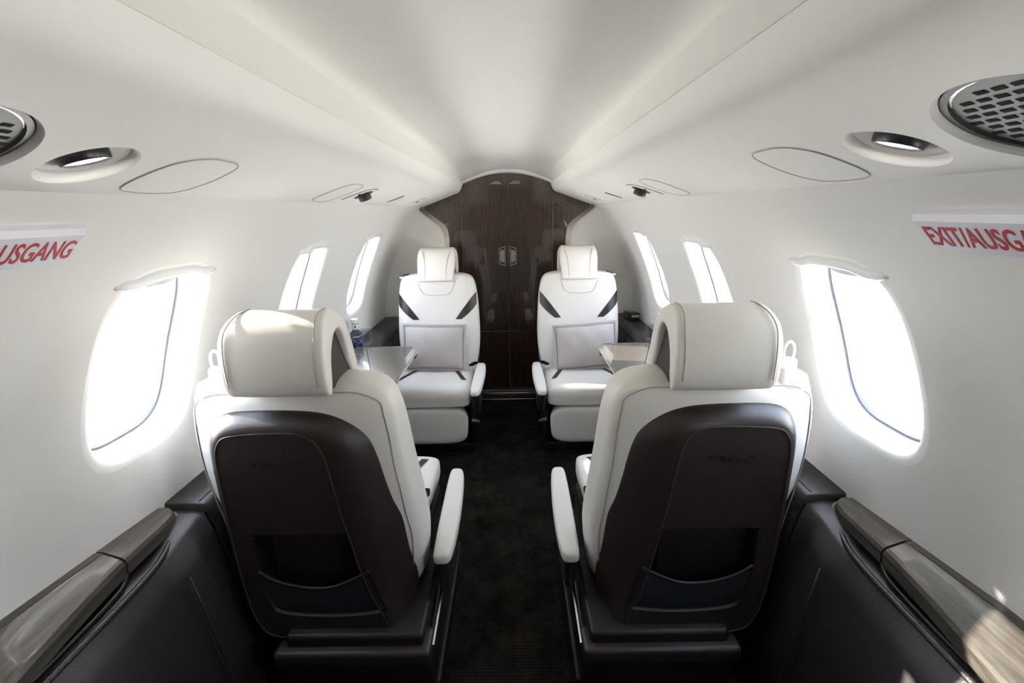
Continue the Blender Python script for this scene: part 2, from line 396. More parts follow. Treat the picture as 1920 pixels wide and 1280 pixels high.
# faint two-line placards on the doors are built as small strokes
def strokes(x0, z0, n, w_, parent):
    mb = MB(); x = x0
    for i in range(n):
        ww = w_*random.uniform(.5, 1.0)
        mb.add(*rbox(x, x+ww, -0.0072, -0.0058, z0, z0+0.005, 0)); x += ww+w_*0.3
    return mb
for nm, sd in (('door_1', -1), ('door_2', 1)):
    d = bpy.data.objects[nm]
    x = (-0.105 if sd < 0 else 0.020) - sd*0.15
    mb = strokes(x+0.018, 1.478, 7, 0.0065, d); mb2 = strokes(x, 1.468, 11, 0.0065, d); mb.add(mb2.v, mb2.f)
    mb.build('placard', SEAMG, d, smooth=0)
# outer wood panels with bronze edging
for k, sd in enumerate((-1, 1)):
    P = [(DX+.002, 0.045), (DX+.002, 1.475), (0.30, 1.50), (0.56, 1.40), (0.535, 1.318), (0.43, 1.235), (0.395, 1.19), (0.385, 1.13), (0.383, 0.045)]
    P = [(sd*x, z) for x, z in P]
    t = tag(mk('trim_%d' % (5+k), *prism(P, Y1-0.003, Y1+0.012), DOORW, smooth=0), kind='structure')
    edge = [(0.565, 1.335), (0.535, 1.314), (0.43, 1.232), (0.407, 1.212), (0.395, 1.185), (0.388, 1.14), (0.386, 1.0), (0.386, 0.045)]
    off = [(0.600, 1.335), (0.560, 1.304), (0.450, 1.218), (0.430, 1.196), (0.417, 1.168), (0.409, 1.13), (0.406, 1.0), (0.406, 0.045)]
    rings = [[(sd*x, Y1-0.006, z), (sd*x2, Y1-0.002, z2), (sd*x2, Y1+0.012, z2), (sd*x, Y1+0.012, z)] for (x, z), (x2, z2) in zip(edge, off)]
    tag(mk('trim_%d' % (7+k), *loft(rings, True, True, True), BRONZE, smooth=30), kind='structure')
    # thin metal post edge beside the door
    tag(mk('trim_%d' % (9+k), *rbox(sd*(DX+.0005)-0.002, sd*(DX+.0005)+0.002, Y1-0.009, Y1, 0.045, 1.47, 0), BRONZE, smooth=0), kind='structure')
# white arch over the doors
rings = []
for i in range(41):
    x = -0.315+0.63*i/40; z = arch(x)
    rings.append([(x, Y1-0.006, z-0.002), (x, Y1-0.030, z+0.004), (x, Y1-0.034, z+0.012), (x, Y1-0.030, z+0.020), (x, Y1+0.01, z+0.022), (x, Y1+0.01, z-0.002)])
tag(mk('trim_11', *loft(rings, True, True, True), WHITEP, smooth=60), kind='structure')
# metal threshold
th = empty('door_threshold', (0, Y1-0.05, 0), label='metal threshold strips on the floor at the foot of the dark doors', cat='threshold')
mk('sill', *rbox(-0.38, 0.38, -0.03, 0.04, 0.0, 0.035, 0.003), DARKM, th)
mk('metal_strip', *rbox(-0.37, 0.37, -0.005, 0.006, 0.032, 0.040, 0.002), CHROME, th)
mk('edge_strip', *rbox(-0.40, 0.40, -0.050, -0.030, 0.0, 0.010, 0.003), METAL, th)

# ------------------------------------------------------------ overhead fittings
def on_op(sd, x, y, d=0.0):
    n = opn(x); return Vector((sd*(x+n.x*d), y, opz(x)+n.z*d))
SIDEN = {-1: 'left', 1: 'right'}
for sd in (-1, 1):
    S = SIDEN[sd]
    OY = -0.015 if sd > 0 else 0.0
    hx, hy, hr = 0.4725, 0.58+OY, 0.052
    base = on_op(sd, hx, hy)
    def ringop(x, y, rx, ry, d, n=48, p=2, ox=0): return [on_op(sd, x+a, y+b, -0.0) + Vector((sd*opn(x).x*(d), 0, opn(x).z*d)) - base for a, b in sup(n, rx, ry, p)]
    t = empty('reading_light', base, label='round swivel reading light in the %s overhead panel' % S, cat='light', group=None)
    mk('bezel', *loft([ringop(hx, hy, r, r, d) for r, d in [(0.0525, 0.0), (0.0505, -0.0015), (0.049, -0.005), (0.0475, -0.012)]]), WALL, t, 180)
    mk('dish', *loft([ringop(hx, hy, r, r, d) for r, d in [(0.0475, -0.012), (0.046, -0.0105), (0.040, -0.012), (0.030, -0.0165), (0.0245, -0.019), (0.001, -0.030)]]), WALL, t, 60)
    # eyeball: dark tilted cup with bright lens
    n_ = Vector((sd*opn(hx).x, 0, opn(hx).z)); ax = (n_ + Vector((sd*0.12, 0.14, 0))).normalized()
    u = ax.cross(Vector((0, 1, 0))).normalized(); v = ax.cross(u)
    c = n_*(-0.020)
    def circ(r, h, n=32): return [c + ax*h + u*math.cos(2*math.pi*k/n)*r + v*math.sin(2*math.pi*k/n)*r for k in range(n)]
    mk('eyeball', *loft([circ(0.024, -0.010), circ(0.0275, 0.0), circ(0.0272, 0.008), circ(0.0262, 0.0135), circ(0.0250, 0.015), circ(0.0235, 0.015), circ(0.0228, 0.012)], True, True, False), DARKM, t, 50)
    mk('lens', *loft([circ(0.0229, 0.0125), circ(0.012, 0.0135), circ(0.001, 0.0138)], True, False, True), LAMP, t, 180)
    # speaker grille
    sx_, sy_, sr = 0.475, 0.413+OY, 0.086
    base = on_op(sd, sx_, sy_)
    t = empty('speaker_grille', base, label='round perforated dark speaker grille at the %s edge of the photo' % S, cat='speaker')
    mk('bezel', *loft([ringop(sx_, sy_, r, r, d) for r, d in [(0.0865, 0.0), (0.0850, -0.001), (0.0835, -0.005), (0.0825, -0.009)]]), WALL, t, 180)
    mk('rim', *loft([ringop(sx_, sy_, r, r, d) for r, d in [(0.0825, -0.009), (0.0815, -0.006), (0.076, -0.006), (0.0745, -0.012)]]), DARKM, t, 60)
    gn = Vector((sd*opn(sx_).x, 0, opn(sx_).z)); gu = Vector((sd*abs(gn.z), 0, -abs(gn.x)))
    def gp(a, b, d): return gu*a + Vector((0, b, 0)) + gn*d
    gm_ = MB()
    back = [gp(a, b, -0.0095) for a, b in sup(40, 0.077, 0.077, 2)]
    gr = mk('grille', back, [tuple(range(40))], GRILLE, t, 0)
    for j in range(-6, 7):
        for i in range(-5, 6):
            a, b = j*0.0120, (i+(0.5 if j % 2 else 0))*0.0150
            if math.hypot(a, b) > 0.069: continue
            P8 = [(-.0028, -.0052), (.0028, -.0052), (.0028, .0052), (-.0028, .0052)]
            vs, fs = loft([[gp(a+x, b+y, -0.0095) for x, y in P8], [gp(a+x*.9, b+y*.9, -0.0088) for x, y in P8]], True, False, True)
            gm_.add(vs, fs)
    pf = gm_.build('perforation', PERF, gr, 0); pf['kind'] = 'stuff'
    # pocked backing
    # rounded access panels: outline grooves with a slightly proud cover
    def access(yc, lab):
        b0 = on_op(sd, 0.475, yc)
        pts = [(-0.062, 0.010), (-0.060, 0.045), (-0.045, 0.066), (-0.010, 0.073), (0.030, 0.068), (0.054, 0.052), (0.064, 0.020), (0.064, -0.020), (0.058, -0.052), (0.040, -0.068), (0.005, -0.073), (-0.030, -0.066), (-0.052, -0.045), (-0.062, -0.015)]
        sp = spline([(a, b, 0) for a, b in pts], 5)
        C = lambda f, d: [on_op(sd, 0.475+p.x*f, yc+p.y*f, d)-b0 for p in sp]
        t = empty('access_panel', b0, label=lab, cat='panel')
        mk('cover', *loft([C(1.0, 0.0002), C(0.985, 0.0007), C(0.93, 0.0008)], True, False, True), WALL, t, 60)
        mk('gap', *tube(C(1.004, 0.0009), 0.0009, 5, True), SEAMG, t)
    access(0.745+OY, 'white rounded oxygen panel next to the reading light in the %s overhead' % S)
    access(1.40, 'white rounded panel just behind the air nozzle in the %s overhead' % S)
    # gasper
    gx, gy = 0.470, 1.585; b0 = on_op(sd, gx, gy)
    t = empty('air_nozzle', b0, label='lens-shaped white air outlet with dark nozzle in the %s overhead' % S, cat='air vent')
    lens = [(-0.046, 0.050), (-0.020, 0.052), (0.018, 0.040), (0.040, 0.012), (0.046, -0.050), (0.020, -0.052), (-0.018, -0.040), (-0.040, -0.010)]
    sp = spline([(a, b, 0) for a, b in lens], 5)
    C = lambda f, d: [on_op(sd, gx+p.x*f, gy+p.y*f, d)-b0 for p in sp]
    mk('plate', *loft([C(1.0, 0.0), C(0.97, 0.003), C(0.9, 0.0035)], True, False, True), WALL, t, 60)
    mk('gap', *tube(C(1.01, 0.0003), 0.0012, 5, True), BROWN_SEAM, t)
    def circ2(r, h, n=24, oy=0.012): return [on_op(sd, gx-0.006+r*math.cos(2*math.pi*k/n), gy+oy+r*math.sin(2*math.pi*k/n), 0)-b0 + Vector((sd*opn(gx).x*h, 0, opn(gx).z*h)) for k in range(n)]
    mk('ring', *loft([circ2(0.030, 0.002), circ2(0.031, 0.005), circ2(0.027, 0.0055), circ2(0.024, 0.004)], True, False, True), DARKM, t)
    mk('nozzle', *loft([circ2(0.019, 0.003), circ2(0.020, 0.019), circ2(0.018, 0.022), circ2(0.012, 0.022), circ2(0.010, 0.014)], True, True, True), DARKM, t)
    mk('indicator', *loft([circ2(0.005, 0.003, 10, -0.035), circ2(0.004, 0.007, 10, -0.035)], True, True, True), DARKM, t)
    for yy, nm, lab in ((2.08, 'slot', 'thin slot in the %s overhead panel beyond the air nozzle' % S), (2.57, 'latch', 'small slotted service cover in the %s overhead nearest the doors' % S)):
        b0 = on_op(sd, 0.475, yy)
        if nm == 'slot':
            o = mk('service_slot', *rbox(-0.001, 0.001, 0, 0, 0, 0, 0), DARKM)
            bpy.data.objects.remove(o)
            pts = [on_op(sd, 0.475-0.035+0.07*i/8, yy+0.012-0.024*i/8, 0.0012)-b0 for i in range(9)]
            o = mk('service_slot', *tube(pts, [0.001+0.0012*(1-abs(i-2)/8) for i in range(9)], 6), DARKM); o.location = b0
            tag(o, lab, 'slot')
        else:
            t = empty('service_cover', b0, label=lab, cat='panel')
            sp = spline([(a*0.9, b*0.9, 0) for a, b in lens], 5)
            C = lambda f, d: [on_op(sd, 0.475+p.x*f, yy+p.y*f, d)-b0 for p in sp]
            mk('plate', *loft([C(1.0, 0.0), C(0.97, 0.002), C(0.9, 0.0025)], True, False, True), WALL, t, 60)
            mk('gap', *tube(C(1.01, 0.0003), 0.0009, 5, True), BROWN_SEAM, t)
            mk('catch', *tube([on_op(sd, 0.47, yy-0.01, 0.003)-b0, on_op(sd, 0.485, yy-0.02, 0.003)-b0], 0.003, 6), DARKM, t)

# ------------------------------------------------------------ exit signs
def textmesh(txt, size, ext=0.0005, bold=0.0):
    cu = bpy.data.curves.new('lettering', 'FONT'); cu.body = txt; cu.size = size; cu.extrude = ext; cu.resolution_u = 4; cu.offset = bold
    o = bpy.data.objects.new('lettering', cu); COL.objects.link(o)
    dg = bpy.context.evaluated_depsgraph_get(); dg.update(); me = bpy.data.meshes.new_from_object(o.evaluated_get(dg))
    bpy.data.objects.remove(o); return me
for sd in (-1, 1):
    yb = 0.693 if sd < 0 else 0.672; ln = 0.215; top = Vector((sd*0.600, 0, 1.289)); bot = Vector((sd*0.646, 0, 1.2415))
    dn = (bot-top).normalized(); h = (bot-top).length; nin = Vector((-sd*abs(dn.z), 0, -abs(dn.x))).normalized()
    mid = (top+bot)/2; root = empty('exit_sign', (mid.x, yb-ln/2, mid.z), label=('white sign with red lettering on the left wall beside the window' if sd < 0 else 'white sign with red lettering on the right wall beside the window'), cat='sign')
    sh = 0.010
    def q(u, v, d): return Vector((0, u, 0)) + dn*v + nin*d      # u along y, v down, d inwards
    prof = [(-h/2, -0.012), (-h/2, 0.004), (-h/2+0.008, 0.010), (h/2-0.003, 0.010), (h/2, 0.007), (h/2, -0.012)]
    rings = []
    for uu, f in ((-ln/2, .0), (-ln/2+.004, 1), (ln/2-.004, 1), (ln/2, .0)):
        rings.append([q(uu + (0 if uu < 0 else -0.010*(v+h/2)/h), v, d if (f or d < 0) else max(d-.003, -0.012)) for v, d in prof])
    mk('sign_body', *loft(rings, True, True, True), SIGNW, root, 25)
    me = textmesh('EXIT/AUSGANG', 0.0490, bold=0.0005); me.materials.append(SIGNR)
    t = bpy.data.objects.new('lettering', me); COL.objects.link(t); t.parent = root
    xs_ = [v.co.x for v in me.vertices]; wdt = max(xs_)-min(xs_); k = 0.176/wdt
    # local x -> reading direction, local y -> up (-dn), local z -> nin
    rd = Vector((0, 1, 0)) if sd < 0 else Vector((0, -1, 0)); upv = -dn
    M4 = Matrix((rd*k, upv, nin)).transposed().to_4x4()
    start = (ln/2-0.012-0.176) if sd < 0 else (ln/2-0.012)
    M4.translation = Vector((0, start, 0)) + dn*0.0190 + nin*0.0102
    t.matrix_local = M4

# ------------------------------------------------------------ side consoles
def curve_tube(name, pts, r, m, parent, n=8, **k): return mk(name, *tube(pts, r, n, **k), m, parent, 180)
for sd in (-1, 1):
    S = SIDEN[sd]; X = lambda x: sd*x
    base = Vector((sd*0.72, 1.6, 0))
    L = lambda P: [(p[0]-base.x, p[1]-base.y, p[2]) for p in P]
    t = empty('side_console', base, label='dark brown leather side console along the %s wall under the windows' % S, cat='console')
    # main leather body: sloping facet, side panel to the floor
    def body(y):
        return [(X(0.862), y, 0.585), (X(0.80), y, 0.582), (X(0.765), y, 0.576), (X(0.748), y, 0.560), (X(0.744), y, 0.53), (X(0.738), y, 0.40), (X(0.72), y, 0.22), (X(0.70), y, 0.08), (X(0.70), y, 0.0), (X(0.862), y, 0.0)]
    mk('body', *[f for f in loft([L(body(y)) for y in (0.985, 1.2, 1.6, 2.2, 3.105)], True, True, True)], CONS, t, 50)
    # lids on top, with gaps
    for y0, y1 in ((0.993, 1.50), (1.506, 2.372), (2.380, 3.104)):
        zt = 0.604
        def lid(y, e=0):
            return [(X(0.861), y, zt-e), (X(0.80), y, zt-e), (X(0.768+e), y, zt-0.001-e), (X(0.757+e), y, zt-0.006-e), (X(0.750+e), y, zt-0.017), (X(0.744+e), y, 0.560), (X(0.744+e), y, 0.548), (X(0.861), y, 0.548)]
        if y0 > 1.505 and y0 < 2: continue
        mk('lid', *loft([L(lid(y0, .004)), L(lid(y0+.004)), L(lid(y1-.004)), L(lid(y1, .004))], True, True, True), CONS, t, 50)
    y0, y1 = 1.506, 2.372
    mk('table_box', *loft([L([(X(0.861), y, 0.596), (X(0.765), y, 0.596), (X(0.752), y, 0.585), (X(0.748), y, 0.50), (X(0.861), y, 0.50)]) for y in (y0, y1)], True, True, True), CONS, t, 40)
    # stitching along the lid edge
    mk('stitching', *tube(L([(X(0.776), 1.0, 0.6045), (X(0.776), 1.495, 0.6045)]), 0.0012, 5), BROWN_SEAM, t)
    # drawers on forward side panel
    mk('drawer_front', *loft([L([(X(0.742), y, 0.545), (X(0.736), y, 0.54), (X(0.708), y, 0.39), (X(0.712), y, 0.385), (X(0.73), y, 0.39), (X(0.75), y, 0.54)]) for y in (2.395, 2.75)], True, True, True), BROWN2, t, 40)
    mk('drawer_front', *loft([L([(X(0.742), y, 0.545), (X(0.736), y, 0.54), (X(0.708), y, 0.39), (X(0.712), y, 0.385), (X(0.73), y, 0.39), (X(0.75), y, 0.54)]) for y in (2.758, 3.09)], True, True, True), BROWN2, t, 40)

    # wood armrest ledge
    wb = Vector((sd*0.82, 0.4, 0.58)); Lw = lambda P: [Vector(p)-wb for p in P]
    t = empty('side_ledge', wb, label='side ledge with grey-brown wood veneer top and dark leather flank, lower %s corner' % S, cat='ledge')
    # forward part behind the seat seam: lower quarter panel reaching back past the camera
    def rear(y):
        k = min(max((0.98-y)/0.14, 0), 1); k = k*k*(3-2*k)       # blends from console top to below the wood lid
        zt = 0.588 - 0.040*k; xi = 0.757 + 0.014*k
        return [(X(0.862), y, zt), (X(0.82), y, zt), (X(xi+.012), y, zt-0.004), (X(xi), y, zt-0.012), (X(xi-0.022), y, zt-0.07), (X(xi-0.05), y, 0.35), (X(xi-0.08), y, 0.15), (X(xi-0.09), y, 0.0), (X(0.862), y, 0.0)]
    ys = [0.978, 0.96, 0.94, 0.92, 0.90, 0.88, 0.86, 0.84, 0.6, 0.2, -0.4, Y0+.01]
    mk('rear_panel', *loft([Lw(rear(y)) for y in ys], True, True, True), CONS, t, 50)
    # panel joint lines on the side
    mk('panel_joint', *tube(Lw([(X(0.755), 0.984, 0.585), (X(0.742), 0.984, 0.54), (X(0.715), 0.98, 0.40), (X(0.690), 0.97, 0.25), (X(0.665), 0.965, 0.1), (X(0.66), 0.965, 0.01)]), 0.003, 6), GAP, t)
    def wood(y, e=0.0, lo=0.0):
        k = min(max((0.972-y)/0.17, 0), 1); xin = sinterp(y, [-2, 0.30, 0.53, 0.66, 0.80, 0.93, 0.98], [0.755, 0.757, 0.770, 0.789, 0.803, 0.806, 0.812])
        rise = 0.036*min(max((0.97-y)/0.36, 0), 1)
        zi = 0.606; 
        return [(X(0.861), y, zi+rise-e), (X(0.845), y, zi+rise*0.95-e), (X(xin+0.006), y, zi+0.002-e), (X(xin+e), y, zi-0.003-e), (X(xin-0.004+e), y, zi-0.012), (X(xin-0.001+e), y, zi-0.040-lo), (X(xin+0.006+e), y, zi-0.046-lo), (X(0.861), y, zi-0.046-lo)]
    def nose(y, f):
        W = wood(y); c = Vector((X(0.861), y, 0.604)); return [Vector((c.x+(p[0]-c.x)*f, p[1], c.z+(p[2]-c.z)*(0.6+0.4*f))) for p in W]
    r0 = [nose(0.972, 0.50), nose(0.970, 0.68), nose(0.964, 0.84), nose(0.954, 0.94), nose(0.94, 0.99)] + [wood(y) for y in (0.92, 0.90, 0.87, 0.84, 0.81)] + [wood(0.8015)]
    mk('wood_cap', *loft([Lw(r) for r in r0], True, True, True), LEDGEW, t, 13)
    def strip(y, a, b, e=0): # part of wood top between x fractions: outer border
        rise = 0.036*min(max((0.97-y)/0.36, 0), 1)
        return [(X(0.862), y, 0.606+rise), (X(b), y, 0.606+rise*0.92), (X(b), y, 0.58), (X(0.862), y, 0.58)]
    yl = [0.7985, 0.795] + [0.78-0.02*i for i in range(25)] + [0.2, 0.0, -0.6, -1.2]
    mk('border_strip', *loft([Lw(strip(y, 0, 0.842)) for y in yl], True, True, True), LEDGEW, t, 30)
    def lidw(y, e=0):
        W = wood(y, e); rise = 0.036*min(max((0.97-y)/0.36, 0), 1)
        return [(X(0.8405), y, 0.606+rise*0.90-e)] + W[2:7] + [(X(0.8405), y, 0.56)]
    mk('wood_lid', *loft([Lw(lidw(y, .002 if i == 0 else 0)) for i, y in enumerate(yl)], True, True, True), LEDGEW, t, 13)
    # grip channel below the wood: dark slot with leather rims
    path = [(X(0.826), 0.975, 0.588), (X(0.812), 0.968, 0.580), (X(0.801), 0.945, 0.568), (X(0.791), 0.90, 0.556), (X(0.783), 0.86, 0.548), (X(0.779), 0.80, 0.543), (X(0.777), 0.72, 0.542), (X(0.772), 0.3, 0.542), (X(0.772), -0.4, 0.542), (X(0.772), -1.2, 0.542)]
    pth = spline(path[:7], 6, False) + [Vector(p) for p in path[7:]]
    mk('rim', *tube(Lw(pth), 0.007, 10), CONS, t, 180)
    pin = [(X(0.806), 0.80, 0.566), (X(0.800), 0.785, 0.560), (X(0.794), 0.76, 0.556), (X(0.790), 0.70, 0.554), (X(0.785), 0.3, 0.554), (X(0.785), -1.2, 0.554)]
    pth = spline(pin[:4], 6, False) + [Vector(p) for p in pin[4:]]
    mk('grip_rail', *tube(Lw(pth), 0.004, 10), DARKM, t, 180)
    mk('panel_seam', *tube(Lw([(X(0.725), 0.86, 0.50), (X(0.705), 0.852, 0.42), (X(0.68), 0.85, 0.25), (X(0.665), 0.85, 0.02)]), 0.0025, 6), CONS, t, 180)

    # folding table
    tb = Vector((sd*0.62, 2.0, 0.62)); Lt = lambda P: [Vector(p)-tb for p in P]
    t = empty('fold_out_table', tb, label='grey wood fold-out table between the two %s-hand seats' % S, cat='table')
    def top(z, e=0):
        P = [(0.502, 1.62), (0.470, 1.62), (0.462, 1.64), (0.462, 2.18), (0.500, 2.275), (0.739, 2.275)]
        cx, cy = 0.58, 1.95
        return [Vector((X(cx+(x-cx)*(1-e)), cy+(y-cy)*(1-e*.6), z)) for x, y in P]
    mk('leaf', *loft([Lt(top(0.628, .02)), Lt(top(0.6305, .012)), Lt(top(0.630, 0)), Lt(top(0.618, 0)), Lt(top(0.616, .01))], True, True, True), TABLEW, t, 20)
    mk('edge_trim', *tube(Lt([(X(0.459), 1.64, 0.622), (X(0.459), 2.182, 0.622), (X(0.499), 2.277, 0.622)]), 0.0042, 8), CHROME, t)
    mk('lower_leaf', *loft([Lt([Vector((p.x-sd*0.012*-1, p.y, p.z)) for p in top(0.612, .03)]), Lt([Vector((p.x+sd*0.012, p.y, p.z)) for p in top(0.600, .04)])], True, True, True), BROWN2, t, 20)
    mk('latch', *rbox(-0.006, 0.004, 0.14, 0.185, -0.016, -0.002, 0.001), DARKM, t).location = (X(0.462)-tb.x, 0, 0)
    def slab(P, z0, z1): return [Lt([(X(x), y, z) for x, y in P]) for z in (z0, z1)]
    mk('hinge_leaf', *loft(slab([(0.742, 2.275), (0.762, 2.275), (0.60, 1.62), (0.475+0.03, 1.62)], 0.616, 0.6302), True, True, True), TABLEW, t, 20)
    mk('outer_leaf', *loft(slab([(0.765, 2.275), (0.822, 2.245), (0.822, 1.62), (0.603, 1.62)], 0.616, 0.6302), True, True, True), TABLEW, t, 20)

# ------------------------------------------------------------ seats
def seat(name, loc, face, hand, label, arm_y, arm_z, cush_d, base_x, base_hw, near):
    """face +1 looks towards +Y, -1 towards the camera. hand=+1: aisle armrest on local +x. Local y forwards."""
    root = empty(name, loc, 0 if face > 0 else math.pi, label=label, cat='seat', group=None)
    h = hand
    def T(P): return [Vector((h*p[0], p[1], p[2])) for p in P]
    def part(nm, vf, m, par=root, smooth=40, sub=0):
        return mk(nm, T(vf[0]), vf[1], m, par, smooth, sub)
    RY = -0.230      # rear face of the backrest
    # --- back cushion
    ZS = [0.26, 0.30, 0.36, 0.42, 0.48, 0.55, 0.62, 0.70, 0.78, 0.84, 0.875, 0.895, 0.908, 0.917, 0.922, 0.925]
    HW = [0.205, 0.220, 0.238, 0.252, 0.262, 0.267, 0.267, 0.264, 0.260, 0.252, 0.242, 0.230, 0.214, 0.186, 0.13, 0.03]
    YF = [0.03, 0.03, 0.02, 0.01, 0.000, -0.010, -0.022, -0.036, -0.052, -0.062, -0.068, -0.072, -0.078, -0.088, -0.105, -0.14]
    YR = [-0.16, -0.18, -0.195, -0.205, -0.21, -0.218, -0.224, -0.228, -0.232, -0.234, -0.232, -0.226, -0.216, -0.20, -0.185, -0.16]
    HW = [w_ + (0.0 if near else -0.018) for w_ in HW]
    if not near: ZS = [z + 0.024*min(max((z-0.78)/0.10, 0), 1) for z in ZS]
    HW = [w_ + (a if near else 0) for w_, a in zip(HW, [0.035, 0.030, 0.020, 0.013, 0.008] + [0]*11)]
    shx = lambda z: (-0.020*min(max((z-0.45)/0.25, 0), 1) if near else 0.0)
    N = 64; rings = []
    for z, hw, yf, yr in zip(ZS, HW, YF, YR):
        ring = []
        for a, b in sup(N, 1, 1, 3.6):
            yc, hy = (yf+yr)/2, (yf-yr)/2
            y = yc+b*hy
            if b > 0: y -= 0.020*(1-min(abs(a)/0.72, 1)**2)*min(1, (0.95-z)*6) * (1 if z < .9 else .5)   # hollow between bolsters
            hs = min(hw, 0.248) if (near and a < 0 and z < 0.61) else hw
            ring.append((a*hs*(1.0 if b > -0.2 else 0.985)+shx(z), y, z))
        rings.append(ring)
    bk = part('backrest', loft(rings, True, True, True), CREAM, smooth=180, sub=1)
    # piping where the rear panel meets the sides
    edge = []
    for z, hw, yf, yr in list(zip(ZS, HW, YF, YR))[1:11]:
        a = 0.90; b = -(1-a**3.6)**(1/3.6); edge.append((-a*hw*0.985-0.0005, (yf+yr)/2+b*(yf-yr)/2-0.0005, z))
    hwt = HW[11]*0.80
    top = [(hwt*q, -0.223, 0.9015+0.004*(1-q*q)) for q in (-0.92, -0.7, -0.45, -0.2, 0, 0.2, 0.45, 0.7, 0.92)]
    loop = edge + top + [(-a, b, c) for a, b, c in reversed(edge)]
    loop = [(x+shx(z), y, z) for x, y, z in loop]
    part('seam', tube(spline(loop, 4, False), 0.0017, 6), CREAM_SEAM, bk, 180)
    # front stitching (bib below the headrest)
    def bf(x, z, d=0.001):   # front surface
        hw = interp(z, ZS, HW); yf = interp(z, ZS, YF); yr = interp(z, ZS, YR); a = min(abs(x)/hw, .98); b = (1-a**3.6)**(1/3.6)
        y = (yf+yr)/2+b*(yf-yr)/2
        y -= 0.020*(1-min(a**(1)/0.72, 1)**2)*min(1, (0.95-z)*6)
        return (x+shx(z), y+d, z)
    bib = [bf(x, z) for x, z in ((-0.110, 0.905), (-0.100, 0.87), (-0.084, 0.840), (-0.06, 0.826), (0, 0.822), (0.06, 0.826), (0.084, 0.840), (0.100, 0.87), (0.110, 0.905))]
    part('seam', tube(spline(bib, 4, False), 0.0014, 6), CREAM_SEAM, bk, 180)
    # dark diagonal inserts on the front
    for sg in (-1, 1):
        up_, lo_ = [], []
        for i in range(13):
            u = i/12
            xo, zo = 0.236-0.118*u**1.0, 0.838-0.14*u-0.035*u*u
            xi_, zi_ = 0.240-0.086*u, 0.775-0.115*u-0.0*u
            P0 = (HW[7]*0.95+(0.108-HW[7]*0.95)*u**0.9, 0.835+(0.680-0.835)*u)
            P1 = (HW[7]*0.955+(0.145-HW[7]*0.955)*u, 0.765+(0.680-0.765)*u**0.8)
            up_.append(bf(sg*P0[0], P0[1], 0.002)); lo_.append(bf(sg*P1[0], P1[1], 0.002))
        rr = []
        for k in range(7):
            f = k/6; row = []
            for a, b in zip(up_, lo_):
                x, z = a[0]+(b[0]-a[0])*f, a[2]+(b[2]-a[2])*f
                row.append(bf(x, z, 0.0015))
            rr.append(row)
        part('accent_stripe', loft(rr, False), BROWN, bk, 180)
    # --- headrest: folded pad, open at the sides with dark core
    out = [(-0.262, 0.912), (-0.280, 0.920), (-0.290, 0.944), (-0.292, 0.985), (-0.288, 1.025), (-0.276, 1.058), (-0.252, 1.082), (-0.218, 1.094), (-0.180, 1.095), (-0.156, 1.082), (-0.134, 1.056), (-0.110, 1.014), (-0.084, 0.965), (-0.064, 0.930), (-0.056, 0.915), (-0.062, 0.905)]
    inn = [(-0.246, 0.912), (-0.250, 0.920), (-0.250, 0.944), (-0.246, 0.975), (-0.236, 1.005), (-0.222, 1.028), (-0.206, 1.042), (-0.188, 1.047), (-0.174, 1.043), (-0.162, 1.028), (-0.150, 1.004), (-0.136, 0.976), (-0.118, 0.944), (-0.102, 0.920), (-0.088, 0.908), (-0.078, 0.903)]
    HX = 0.114
    def hws(y, z):
        # narrower at the bottom of the front pad, soft shoulders
        w_ = HX
        if y > -0.16: w_ -= 0.012*max(0, (1.02-z)/0.12)
        w_ -= 0.014*max(0, (z-1.06)/0.04)**1.5
        if y < -0.2 and z < 0.93: w_ -= 0.010*(0.93-z)/0.025
        return w_
    no = len(out); prof = out + list(reversed(inn)); npf = len(prof)
    cxy = [( (out[i % no][0]+inn[i % no][0])/2, (out[i % no][1]+inn[i % no][1])/2) for i in range(no)]; mids = cxy + list(reversed(cxy))
    rings = []
    for f, shr in ((-1, 0.55), (-0.985, 0.80), (-0.95, 0.95), (-0.88, 1.0), (-0.6, 1), (-0.3, 1), (0, 1), (0.3, 1), (0.6, 1), (0.88, 1.0), (0.95, 0.95), (0.985, 0.80), (1, 0.55)):
        ring = []
        for (y, z), (my, mz) in zip(prof, mids):
            yy, zz = my+(y-my)*shr, mz+(z-mz)*shr
            bul = 0.004*(1-f*f) if (y, z) in out else 0
            if y > -0.15 and (y, z) in out: yy += bul - 0.006*math.exp(-((abs(f)-0.80)/0.12)**2)*0
            elif y < -0.26 and (y, z) in out: yy -= bul
            ring.append((f*hws(y, z), yy, zz))
        rings.append(ring)
    hv, hf = loft(rings, True)
    for base_ in (0, (len(rings)-1)*npf):
        hf += [(base_+i, base_+i+1, base_+npf-2-i, base_+npf-1-i) for i in range(no-1)]
    hr = part('headrest', (hv, hf), CREAM, smooth=180, sub=1)
    core = [(y, z) for y, z in inn]
    rings = [[(x, y+(-0.16-y)*-0.03, z+0.002) for y, z in core] for x in (-0.096, -0.092, 0.092, 0.096)]
    part('headrest_core', loft(rings, True, True, True), BROWN, hr, 30)
    for sg in (-1, 1):   # seam lines on the back and top of the headrest
        ln_ = [(sg*(hws(y, z)*0.84), y-0.0020*(1 if y < -.25 else 0), z-0.0008*(z > 1.07)) for y, z in out[2:13]]
        if near or True: part('seam', tube(spline(ln_[:7], 4, False), 0.0014, 6), CREAM_SEAM, hr, 180)
        fr = [(sg*0.082, -0.146, 1.072), (sg*0.072, -0.126, 1.040), (sg*0.066, -0.108, 1.006), (sg*0.062, -0.084, 0.962), (sg*0.062, -0.062, 0.920)]
        part('seam', tube(spline([(x, y+0.0045, z) for x, y, z in fr], 4, False), 0.0016, 6), CREAM_SEAM, hr, 180)
